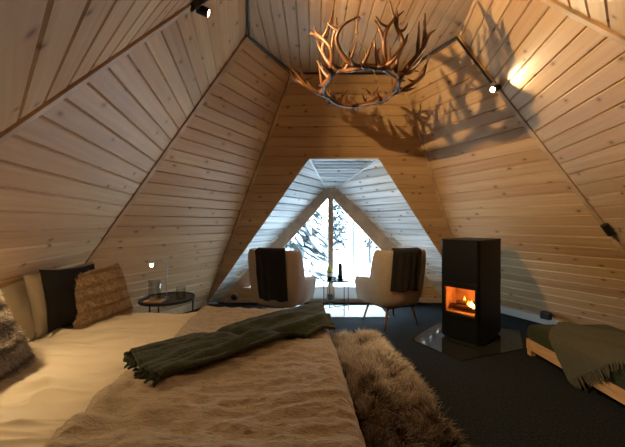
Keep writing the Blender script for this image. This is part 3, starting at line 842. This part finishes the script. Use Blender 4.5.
def shell_pt(i, z, off):
    """point on the chair shell, off = outward offset; the tall back leans and flares"""
    p = upts[i] + unor[i] * off
    f = max(0.0, z - 0.42)
    back = 1 - sstep(-0.22, 0.0, upts[i, 1])
    tuck = -0.05 * (1 - sstep(0.26, 0.50, z))
    p = p + unor[i] * tuck
    return np.array([p[0] * (1 + 0.03 * f * back), p[1] - 0.13 * f * back, z])
def make_chair(loc, rz, label):
    t = empty('armchair', loc, rz, label, 'armchair', 'beige armchairs by the window')
    prof = [(-0.045, 0.0), (0.045, 0.0), (0.050, 0.3), (0.048, 0.75), (0.036, 0.95), (0.0, 1.0), (-0.036, 0.95), (-0.048, 0.75), (-0.050, 0.3)]
    V, F = [], []
    for i in range(nU):
        top = shell_top(i)
        for off, f in prof:
            V.append(shell_pt(i, 0.27 + (top - 0.27) * f, off))
    k = len(prof)
    for i in range(nU - 1):
        for j in range(k):
            F.append((i * k + j, i * k + (j + 1) % k, (i + 1) * k + (j + 1) % k, (i + 1) * k + j))
    F.append(tuple(range(k))); F.append(tuple(reversed(range((nU - 1) * k, nU * k))))
    o = mesh_obj('backrest', V, F, M['boucle'], t, smooth=True)
    m_ = o.modifiers.new('sub', 'SUBSURF'); m_.levels = 1; m_.render_levels = 1
    m = MB(); m.box((0, 0.02, 0.37), (0.50, 0.48, 0.16)); m.build('seat', M['boucle'], t, smooth=True, bevel=0.06, seg=4)
    m = MB(); m.box((0, 0.0, 0.268), (0.46, 0.46, 0.03)); m.build('seat_frame', M['leg_wood'], t, bevel=0.01)
    for sx in (-1, 1):
        for sy in (-1, 1):
            m = MB(); m.tube([(sx * 0.19, sy * 0.19 - 0.01, 0.27), (sx * 0.255, sy * 0.235, 0.0)], [0.019, 0.011], 10); m.build('leg', M['leg_wood'], t, smooth=True)
    return t
def chair_throw(loc, rz, i0, i1, zlow, zin, label, seed):
    """a wool throw hanging over the top of the back, both faces"""
    na = 30; idx = np.linspace(i0, i1, na)
    rows = []
    for a, fi in enumerate(idx):
        i = int(fi); fr_ = fi - i; i2 = min(i + 1, nU - 1)
        top = shell_top(i) * (1 - fr_) + shell_top(i2) * fr_
        def sp(z, off): return shell_pt(i, z, off) * (1 - fr_) + shell_pt(i2, z, off) * fr_
        wob = 0.008 * math.sin(a * 0.9 + seed)
        r = [sp(z, 0.066 + wob * 0.7 + 0.004 * math.sin(z * 20 + a * .4)) for z in np.linspace(zlow + 0.012 * math.sin(a * 0.4 + seed), top - 0.03, 22)]
        r += [sp(top + 0.012 - 0.02 * abs(q), -q * 0.066 ) for q in (-0.8, -0.4, 0, 0.4, 0.8)]
        r += [sp(z, -0.066 - wob * 0.5) for z in np.linspace(top - 0.03, zin, 10)]
        rows.append(r)
    V = np.array(rows); 
    o = mesh_obj('chair_throw', V.reshape(-1, 3), grid_faces(na, V.shape[1]), M['dark_throw'], smooth=True, loc=loc, rot=(0, 0, rz))
    k = o.modifiers.new('solid', 'SOLIDIFY'); k.thickness = 0.012; k.offset = 0
    return tag(o, label, 'blanket', 'dark throws over the armchairs')
CR, RR = (1.01, 3.93, 0), 0.42
CLc, RL = (-0.395, 3.93, 0), -0.42
make_chair(CR, RR, 'beige boucle armchair right of the window table, beside the stove')
make_chair(CLc, RL, 'beige boucle armchair left of the window table, behind the bed')
mid = (nU - 1) / 2
chair_throw(CR, RR, mid - 9.5, mid + 4, 0.50, 0.62, 'dark grey throw over the back of the armchair beside the stove', 0.3)
chair_throw(CLc, RL, mid - 4, mid + 9.5, 0.38, 0.62, 'dark grey throw over the back of the armchair behind the bed', 1.7)

# ------------------------------------------------------------------ little glass table with bottle and flask
GX, GY, GZ, GR = 0.345, 4.36, 0.495, 0.205
t = empty('glass_table', (GX, GY, 0), 0, 'small round glass-topped table with thin black legs between the armchairs', 'table')
m = MB(); m.lathe([(0.001, GZ - 0.004), (GR - 0.004, GZ - 0.004), (GR - 0.004, GZ + 0.004), (0.001, GZ + 0.004)], 40); m.build('tabletop', M['table_glass'], t)
m = MB(); m.tube([(GR * math.cos(a), GR * math.sin(a), GZ - 0.006) for a in np.linspace(0, 2 * PI, 41)[:-1]], 0.012, 6, close=True); m.build('rim', M['black'], t)
LA = [0.45, 2.0, 3.6, 5.2]
for a in LA:
    m = MB(); m.tube([(GR * math.cos(a), GR * math.sin(a), GZ - 0.006), (GR * math.cos(a), GR * math.sin(a), 0)], 0.006, 6); m.build('leg', M['black'], t)
m = MB()
for a, b in ((LA[0], LA[2]), (LA[1], LA[3])):
    m.tube([(GR * math.cos(a), GR * math.sin(a), 0.09), (GR * math.cos(b), GR * math.sin(b), 0.09)], 0.005, 6)
m.build('cross_brace', M['black'], t)
t = empty('wine_bottle', (0.245, 4.33, GZ + 0.004), 0, 'green bottle with a lime-yellow top and white label on the glass table', 'bottle')
m = MB(); m.lathe([(0.001, 0), (0.036, 0), (0.038, 0.01), (0.038, 0.115), (0.030, 0.14), (0.014, 0.165)], 20); m.build('body', M['green_glass'], t, smooth=True)
m = MB(); m.lathe([(0.031, 0.095), (0.039, 0.10), (0.039, 0.12), (0.031, 0.145), (0.016, 0.17), (0.016, 0.20), (0.001, 0.202)], 20); m.build('foil', M['lime'], t, smooth=True)
m = MB(); m.lathe([(0.0385, 0.05), (0.0392, 0.05), (0.0392, 0.088), (0.0385, 0.088)], 20); m.build('label', M['label_white'], t)
t = empty('flask', (0.40, 4.33, GZ + 0.004), 0, 'dark grey flask with a small spout on the glass table, right of the bottle', 'flask')
m = MB(); m.lathe([(0.001, 0), (0.036, 0), (0.036, 0.06), (0.030, 0.13), (0.029, 0.19), (0.031, 0.205), (0.020, 0.225), (0.001, 0.228)], 20); m.build('body', M['bottle_dark'], t, smooth=True)
m = MB(); m.tube([(0.02, 0, 0.165), (0.05, 0, 0.16), (0.055, 0, 0.12), (0.035, 0, 0.08)], 0.006, 6, 4); m.build('handle', M['bottle_dark'], t, smooth=True)

rg = MB(); rg.box((0.33, 4.44, 0.006), (1.46, 0.60, 0.010)); tag(rg.build('rug', simple('pale_rug', (0.60, 0.62, 0.60), 0.95, spec=0.1, noise=0.08, nscale=60, bump=0.4, bscale=200), bevel=0.004), 'pale flat rug on the dark carpet under the small glass table', 'rug')
# white panel heaters under the sill, on both sides of the post, and a black socket
for x0, x1, lb in ((-0.55, 0.235, 'low white panel heater under the window, left of the post'), (0.36, 1.15, 'low white panel heater under the window, right of the post')):
    t = empty('panel_heater', ((x0 + x1) / 2, YW - 0.045, 0.075), 0, lb, 'heater', 'white panel heaters under the window')
    m = MB(); m.box((0, 0, 0.095), (x1 - x0, 0.03, 0.19)); m.build('casing', M['white'], t, bevel=0.006)
    m = MB(); m.box((0, -0.004, 0.178), (x1 - x0 - 0.06, 0.026, 0.006)); m.build('vent_slot', M['black'], t)
m = MB(); m.box((0.285, YW - 0.085, 0.105), (0.075, 0.05, 0.085)); o = m.build('power_socket', M['black'], bevel=0.01); tag(o, 'black power socket at the foot of the window post', 'socket')
t = empty('air_vent', (-1.28, YW - 0.03, 0.10), 0, 'round metal air vent low on the wall, left of the left armchair', 'vent')
R90 = Matrix.Rotation(PI / 2, 3, 'X')
m = MB(); m.lathe([(0.001, -0.02), (0.066, -0.02), (0.070, 0.0), (0.060, 0.03), (0.045, 0.035)], 28, R=R90); m.build('rim', M['steel'], t, smooth=True)
m = MB(); m.lathe([(0.001, 0.03), (0.048, 0.03), (0.045, 0.045), (0.001, 0.055)], 28, R=R90); m.build('valve_disc', M['black'], t, smooth=True)

# ------------------------------------------------------------------ stove on its glass hearth
SA = math.atan2(-0.31, 0.258)     # front runs left-far -> right-near
hm = MB(); hm.prism([(1.10, 3.36), (1.40, 2.83), (2.18, 3.10), (2.50, 3.62), (1.72, 3.98)], 0.0, 0.008)
tag(hm.build('hearth_plate', M['hearth']), 'smoked glass floor plate under the black stove', 'hearth plate')
SW, SD, SH = 0.415, 0.64, 1.115
stv = empty('stove', (1.468, 3.44, 0.008), SA, 'tall black wood-burning stove with an orange fire behind glass', 'stove')
def rpoly(x0, y0, x1, y1, r, n=6):
    P = []
    for cx_, cy_, a0 in ((x1 - r, y0 + r, -PI / 2), (x1 - r, y1 - r, 0), (x0 + r, y1 - r, PI / 2), (x0 + r, y0 + r, PI)):
        for k in range(n + 1):
            a = a0 + PI / 2 * k / n; P.append((cx_ + r * math.cos(a), cy_ + r * math.sin(a)))
    return P
g0, g1_, gz0, gz1 = 0.045, 0.382, 0.300, 0.590
m = MB(); m.prism(rpoly(0, 0, SW, SD, 0.035), 0.03, gz0); m.prism(rpoly(0, 0, SW, SD, 0.035), gz1, SH - 0.02)
# the fire box level: walls around a recess
m.prism([(0.0, 0.035), (0.01, 0.01), (0.035, 0), (g0, 0), (g0, 0.30), (g1_, 0.30), (g1_, 0), (SW - 0.035, 0), (SW - 0.01, 0.01), (SW, 0.035), (SW, SD - 0.035), (SW - 0.035, SD), (0.035, SD), (0, SD - 0.035)], gz0, gz1)
m.build('body', M['stove_black'], stv, bevel=0.003)
m = MB(); m.prism(rpoly(0.02, 0.02, SW - 0.02, SD - 0.02, 0.03), 0.0, 0.03); m.build('plinth', M['black'], stv)
m = MB(); m.prism(rpoly(-0.006, -0.008, SW + 0.006, SD + 0.004, 0.04), SH - 0.02, SH); m.build('top_plate', M['stove_black'], stv, bevel=0.004)
m = MB()
m.box((SW / 2, 0.296, (gz0 + gz1) / 2), (g1_ - g0, 0.008, gz1 - gz0)); m.box((g0 + 0.004, 0.16, (gz0 + gz1) / 2), (0.008, 0.27, gz1 - gz0)); m.box((g1_ - 0.004, 0.16, (gz0 + gz1) / 2), (0.008, 0.27, gz1 - gz0)); m.box((SW / 2, 0.16, gz0 + 0.004), (g1_ - g0, 0.27, 0.008))
m.build('firebox', M['brick'], stv)
dr = MB()
for (a, b, c, d_) in ((0.025, 0.05, 0.255, 0.645), (0.377, 0.402, 0.255, 0.645), (0.05, 0.377, 0.255, 0.303), (0.05, 0.377, 0.587, 0.645)):
    dr.box(((a + b) / 2, -0.006, (c + d_) / 2), (b - a, 0.014, d_ - c))
door = dr.build('door', M['stove_black'], stv, bevel=0.003)
m = MB(); m.box((SW / 2, 0.002, (gz0 + gz1) / 2), (g1_ - g0, 0.004, gz1 - gz0)); m.build('door_glass', M['stove_glass'], door)
m = MB(); m.tube([(0.390, -0.014, 0.40), (0.390, -0.030, 0.41), (0.390, -0.030, 0.52), (0.390, -0.014, 0.53)], 0.006, 6); m.build('door_handle', M['black'], door)
for k, (x, y, z, L_, r, a) in enumerate(((0.20, 0.12, 0.35, 0.24, 0.030, 0.1), (0.22, 0.20, 0.352, 0.22, 0.032, -0.15), (0.22, 0.15, 0.40, 0.20, 0.026, 0.4))):
    m = MB(); dx, dy = math.cos(a) * L_ / 2, math.sin(a) * L_ / 2
    m.tube([(x - dx, y - dy, z), (x, y, z + 0.004), (x + dx, y + dy, z)], r, 10); m.build('log', M['log'], stv)
for k, (x, y, z, h_, r, mt) in enumerate(((0.285, 0.13, 0.365, 0.075, 0.028, 'flame_core'), (0.315, 0.12, 0.36, 0.050, 0.020, 'flame_core'), (0.25, 0.14, 0.38, 0.055, 0.020, 'flame'), (0.20, 0.16, 0.40, 0.07, 0.018, 'flame'))):
    m = MB(); m.lathe([(0.001, 0), (r * 0.7, h_ * 0.08), (r, h_ * 0.28), (r * 0.62, h_ * 0.6), (r * 0.2, h_ * 0.9), (0.001, h_)], 12, (x, y, z)); m.build('flame', M[mt], stv, smooth=True)
fl_l = add_light('stove_fire_light', 'POINT', (0, 0, 0), 3.2, (1.0, 0.36, 0.08), size=0.03)
fl_l.parent = stv; fl_l.location = (0.24, 0.09, 0.50)
m = MB(); m.box((2.92, 3.75, 0.15), (0.11, 0.08, 0.09), Matrix.Rotation(-1.1, 3, 'Z')); o = m.build('junction_box', M['black'], bevel=0.012); tag(o, 'small black box low on the right wall, behind the daybed corner', 'box')

# ------------------------------------------------------------------ daybed on the right
DX0, DX1, DY0, DY1 = 2.13, 2.93, 0.95, 2.99
t = empty('daybed', ((DX0 + DX1) / 2, (DY0 + DY1) / 2, 0), 0, 'low light-wood daybed frame along the right wall', 'daybed')
hx, hy = (DX1 - DX0) / 2, (DY1 - DY0) / 2
for sx in (-1, 1):
    m = MB(); m.box((sx * (hx - 0.012), 0, 0.11), (0.024, 2 * hy, 0.10)); m.build('rail', M['wood_light'], t, bevel=0.003)
for sy in (-1, 1):
    m = MB(); m.box((0, sy * (hy - 0.012), 0.11), (2 * hx - 0.05, 0.024, 0.10)); m.build('end_rail', M['wood_light'], t, bevel=0.003)
for sx in (-1, 1):
    for sy in (-1, 1):
        m = MB(); m.box((sx * (hx - 0.03), sy * (hy - 0.03), 0.08), (0.05, 0.05, 0.16)); m.build('leg', M['wood_light'], t, bevel=0.003)
m = MB(); m.box((0, 0, 0.13), (2 * hx - 0.06, 2 * hy - 0.06, 0.02)); m.build('slat_base', M['wood_light'], t)
m = MB(); m.box(((DX0 + DX1) / 2, (DY0 + DY1) / 2, 0.225), (DX1 - DX0 + 0.02, DY1 - DY0 + 0.02, 0.165))
mt = m.build('daybed_mattress', M['green_matt'], smooth=True, bevel=0.06, seg=5); tag(mt, 'moss green mattress on the wooden daybed', 'mattress')
DTZ = 0.312
q00, q01, q11, q10 = np.array([2.50, 3.03]), np.array([1.83, 2.44]), np.array([2.62, 1.58]), np.array([3.05, 2.15])
nu, nv = 80, 90
uu, vv_ = np.meshgrid(np.linspace(0, 1, nu), np.linspace(0, 1, nv), indexing='ij')   # u: along the fringe, v: towards it
Px = (1 - uu) * ((1 - vv_) * q00[0] + vv_ * q01[0]) + uu * ((1 - vv_) * q10[0] + vv_ * q11[0])
Py = (1 - uu) * ((1 - vv_) * q00[1] + vv_ * q01[1]) + uu * ((1 - vv_) * q10[1] + vv_ * q11[1])
Xw, dr_ = wrap(Px, DX0 - 0.015, DX1 + 0.02, 0.055)
Yw, dr2 = wrap(Py, -9, DY1 + 0.015, 0.05)
Zt = DTZ - dr_ - dr2 + 0.010 + 0.010 * vnoise(uu * 5, vv_ * 5, 1.1) + 0.022 * np.exp(-((vv_ - 0.42 - 0.12 * uu + 0.05 * vnoise(uu * 3, 0 * uu, 4.4)) / 0.05) ** 2) * np.clip(1 - dr_ / 0.1, 0, 1) + 0.004
Zt = np.maximum(Zt, 0.012)
Xw = Xw - 0.02 * np.clip(dr_ / 0.1, 0, 1) * (Px < 2.3) - 0.012 * np.sin(uu * 16 + 1) * np.clip(dr_ / 0.2, 0, 1) * (Px < 2.3)
Gd = np.stack([Xw, Yw, Zt], -1)
o = mesh_obj('daybed_throw', Gd.reshape(-1, 3), grid_faces(nu, nv), M['olive_throw'], smooth=True)
k = o.modifiers.new('solid', 'SOLIDIFY'); k.thickness = 0.012; k.offset = 1
tag(o, 'olive grey wool throw with fringe spread over the daybed', 'blanket')
m = MB()
for i in np.linspace(0, nu - 1.001, 62):
    a = int(i); f = i - a
    b = Gd[a, -1] * (1 - f) + Gd[a + 1, -1] * f; pv = Gd[a, -4] * (1 - f) + Gd[a + 1, -4] * f
    d = b - pv; d /= np.linalg.norm(d)
    e = b + d * (0.075 + 0.015 * rng.random()) + rng.normal(0, 0.006, 3); e[2] = max(e[2], 0.006)
    if b[0] < 2.16: e[0] = min(e[0], b[0] + 0.002)
    m.tube([b - d * 0.01 + np.array([0, 0, 0.006]), (b + e) / 2 + np.array([0, 0, 0.004]), e], [0.005, 0.006, 0.003], 5)
m.build('fringe', M['olive_throw'], o)

# ------------------------------------------------------------------ spotlights and track
def spotlight(loc, target, label, on=True, mount=None, L_=0.105, r=0.028):
    t = empty('spotlight', loc, 0, label, 'spotlight', 'black ceiling spotlights')
    d = (Vector(target) - Vector(loc)).normalized()
    R = d.to_track_quat('Z', 'Y').to_matrix()
    m = MB(); m.lathe([(0.001, -L_ ), (r, -L_), (r, 0.0), (r - 0.004, 0.0), (r - 0.004, -0.012), (0.001, -0.012)], 24, R=R); m.build('body', M['black'], t)
    if on:
        m = MB(); m.lathe([(0.001, -0.010), (r - 0.005, -0.010), (r - 0.005, -0.006), (0.001, -0.006)], 20, R=R); m.build('lens', M['bulb'], t)
    if mount is not None:
        mo = np.array(mount) - np.array(loc)
        m = MB(); m.tube([tuple(np.array(-d) * L_ * 0.6), tuple(mo)], 0.008, 8); m.build('arm', M['black'], t)
    return t
T_BODY = Vector((1.95, 2.45, 1.75))
dA = (T_BODY - P_SPOT_A).normalized()
ribL3 = lambda z: bs('L3') + (ct('L3') - bs('L3')) * z / HC
ribR2 = lambda z: bs('R2') + (ct('R2') - bs('R2')) * z / HC
mA = ribL3(2.62) + np.array([0.03, 0.01, -0.01])
spotlight(P_SPOT_A, T_BODY, 'lit black cylinder spotlight hanging from the upper left rib', True, mA)
add_light('spotlight_light', 'SPOT', P_SPOT_A + dA * 0.012, E_SPOT_A, WARM, T_BODY, 0.014, math.radians(120), 1.0)
dB = (T_SPOT_B - P_SPOT_B).normalized()
spotlight(P_SPOT_B, T_SPOT_B, 'lit spotlight on the right rib above the stove, pointing at the bed', True, ribR2(2.56))
add_light('spotlight_light', 'SPOT', P_SPOT_B + dB * 0.012, E_SPOT_B, WARM, T_SPOT_B, 0.02, math.radians(140), 1.0)
add_light('spotlight_back_light', 'SPOT', P_SPOT_B + Vector((0.012, -0.05, -0.002)), 24, (1.0, 0.76, 0.44), (1.735, 2.44, 2.49), 0.012, math.radians(75), 1.0)
pC = ribR2(1.20) + np.array([-0.05, -0.05, 0.0]); 
spotlight(Vector(pC) , Vector(pC) + (Vector(ribR2(0.8)) - Vector(ribR2(1.2))), 'unlit black spotlight low on the right rib at the photo edge', False, ribR2(1.25), 0.11, 0.03)
tr = empty('lighting_track', ct('FL'), 0, 'thin black cable track running along the ceiling edge', 'track')
def seg(p, q, name='track'):
    p, q = np.array(p) - ct('FL'), np.array(q) - ct('FL'); m = MB(); m.tube([p, q], 0.011, 6); m.build(name, M['black'], tr)
def inn(k, z=HC): 
    p = ct(k) + (np.array([0.39, 2.5, HC]) - ct(k)) * 0.022; p[2] = z - 0.012; return p
for a, b in (('FL', 'FR'), ('FL', 'L2'), ('L2', 'L3'), ('FR', 'R2')): seg(inn(a), inn(b))
off = np.array([-0.03, -0.012, 0.0])
seg(inn('R2'), ribR2(2.62) + off * 1.4); seg(inn('L3'), ribL3(2.66) + np.array([0.035, 0.015, -0.005]))
m = MB(); rd = ribL3(2.68) - ribL3(2.58); rd /= np.linalg.norm(rd); m.box(np.array(mA) - ct('FL') + np.array([0.0, 0.0, 0.01]), (0.05, 0.035, 0.10), Vector(rd).to_track_quat('Z', 'Y').to_matrix()); m.build('adapter', M['black'], tr, bevel=0.004)

# ------------------------------------------------------------------ antler chandelier
CC = np.array([0.415, 2.62, 2.475]); RRx, RRy = 0.325, 0.37
ch = empty('antler_chandelier', tuple(CC), 0, 'ring chandelier of brown reindeer antlers hanging from the ceiling', 'chandelier')
m = MB(); m.tube([(RRx * math.cos(a), RRy * math.sin(a), 0.010 * math.sin(5 * a)) for a in np.linspace(0, 2 * PI, 49)[:-1]], [0.010 + 0.003 * math.sin(7 * a) for a in np.linspace(0, 2 * PI, 49)[:-1]], 8, close=True); m.build('ring', M['antler_grey'], ch, smooth=True)
def antler(theta, sgn, h, out, seed, sc=1.0):
    rs = random.Random(seed)
    o = np.array([math.cos(theta), math.sin(theta), 0]); tg = np.array([-o[1], o[0], 0]) * sgn; z = np.array([0, 0, 1.0])
    b = np.array([RRx * math.cos(theta), RRy * math.sin(theta), 0.0])
    j = lambda s: np.array([rs.gauss(0, s) for _ in range(3)])
    rp = lambda dt: np.array([RRx * math.cos(theta - sgn * dt), RRy * math.sin(theta - sgn * dt), 0.004 + 0.012 * math.sin(dt * 9 + seed)])
    pts = [rp(0.75), rp(0.36), b, b + tg * 0.10 + o * out * 0.30 + z * h * 0.14, b + tg * 0.16 + o * out * 0.70 + z * h * 0.42 + j(0.012), b + tg * 0.12 + o * out * 0.95 + z * h * 0.72 + j(0.015), b + tg * 0.02 + o * out * 1.0 + z * h + j(0.02)]
    rad = [0.009, 0.018, 0.021, 0.020, 0.017, 0.013, 0.004]
    m = MB(); P, Rr = catmull(pts, [r * sc for r in rad], 6); m.tube(P, Rr, 8)
    n = len(P)
    for f, ln, dirv in ((0.14, 0.07, o * 0.9 - z * 0.35), (0.34, 0.17, o * 0.5 + z * 0.8 - tg * 0.6), (0.42, 0.12, o * 0.9 + z * 0.1 + tg * 0.3), (0.62, 0.15, tg * 0.7 + z * 0.8 + o * 0.2), (0.80, 0.12, tg * 0.9 + z * 0.4 - o * 0.1), (0.82, 0.10, -tg * 0.5 + z * 0.8 + o * 0.5)):
        if rs.random() < 0.12: continue
        i = int(f * (n - 1)); p0 = P[i]; dv = dirv + j(0.18); dv /= np.linalg.norm(dv); ln *= (0.75 + 0.5 * rs.random())
        p1 = p0 + dv * ln * 0.5 + z * 0.005; p2 = p0 + dv * ln + z * ln * 0.28 + j(0.01)
        m.tube([p0, p1, p2], [Rr[i] * 0.9, Rr[i] * 0.7, 0.003], 7, 5)
        if ln > 0.14:
            q = p1 + (dv + tg * 0.8 + z * 0.3) * ln * 0.32
            m.tube([p1, (p1 + q) / 2 + z * 0.01, q], [Rr[i] * 0.5, Rr[i] * 0.35, 0.0025], 6, 4)
    m.build('antler', M['antler'], ch, smooth=True)
AN = [(-1.30, 1, 0.44, 0.08, 1.0), (-1.75, -1, 0.30, 0.14, 0.9), (-2.10, -1, 0.36, 0.12, 1.0), (-2.60, 1, 0.32, 0.16, 1.0), (3.05, -1, 0.26, 0.20, 0.9), (2.75, 1, 0.16, 0.24, 0.9), (2.2, -1, 0.17, 0.16, 0.95), (1.85, 1, 0.19, 0.12, 1.0), (1.45, -1, 0.21, 0.10, 1.0), (1.10, -1, 0.17, 0.14, 0.95),
      (0.65, 1, 0.16, 0.24, 0.9), (0.30, -1, 0.20, 0.26, 0.9), (0.0, 1, 0.26, 0.26, 1.0), (-0.40, -1, 0.34, 0.24, 1.0), (-0.75, 1, 0.40, 0.20, 1.0), (-0.95, -1, 0.42, 0.10, 0.9)]
for i, (th, sg, h_, ot, sc) in enumerate(AN): antler(th, sg, h_, ot, 100 + i, sc)
hook = np.array([-0.03, -0.02, HC - CC[2] - 0.01])
for a in (0.6, 2.6, -1.57):
    m = MB(); m.tube([(RRx * math.cos(a), RRy * math.sin(a), 0.01), hook - np.array([0, 0, 0.12])], 0.0025, 5); m.build('cord', M['rope'], ch)
m = MB(); m.tube([hook, hook - np.array([0, 0, 0.05]), hook - np.array([0.004, 0, 0.13])], [0.012, 0.010, 0.016], 8); m.build('hanging_rope', M['rope'], ch)
m = MB(); m.lathe([(0.001, 0.0), (0.03, 0.0), (0.03, -0.012), (0.001, -0.012)], 16, hook + np.array([0, 0, 0.008])); m.build('ceiling_mount', M['leg_wood'], ch)
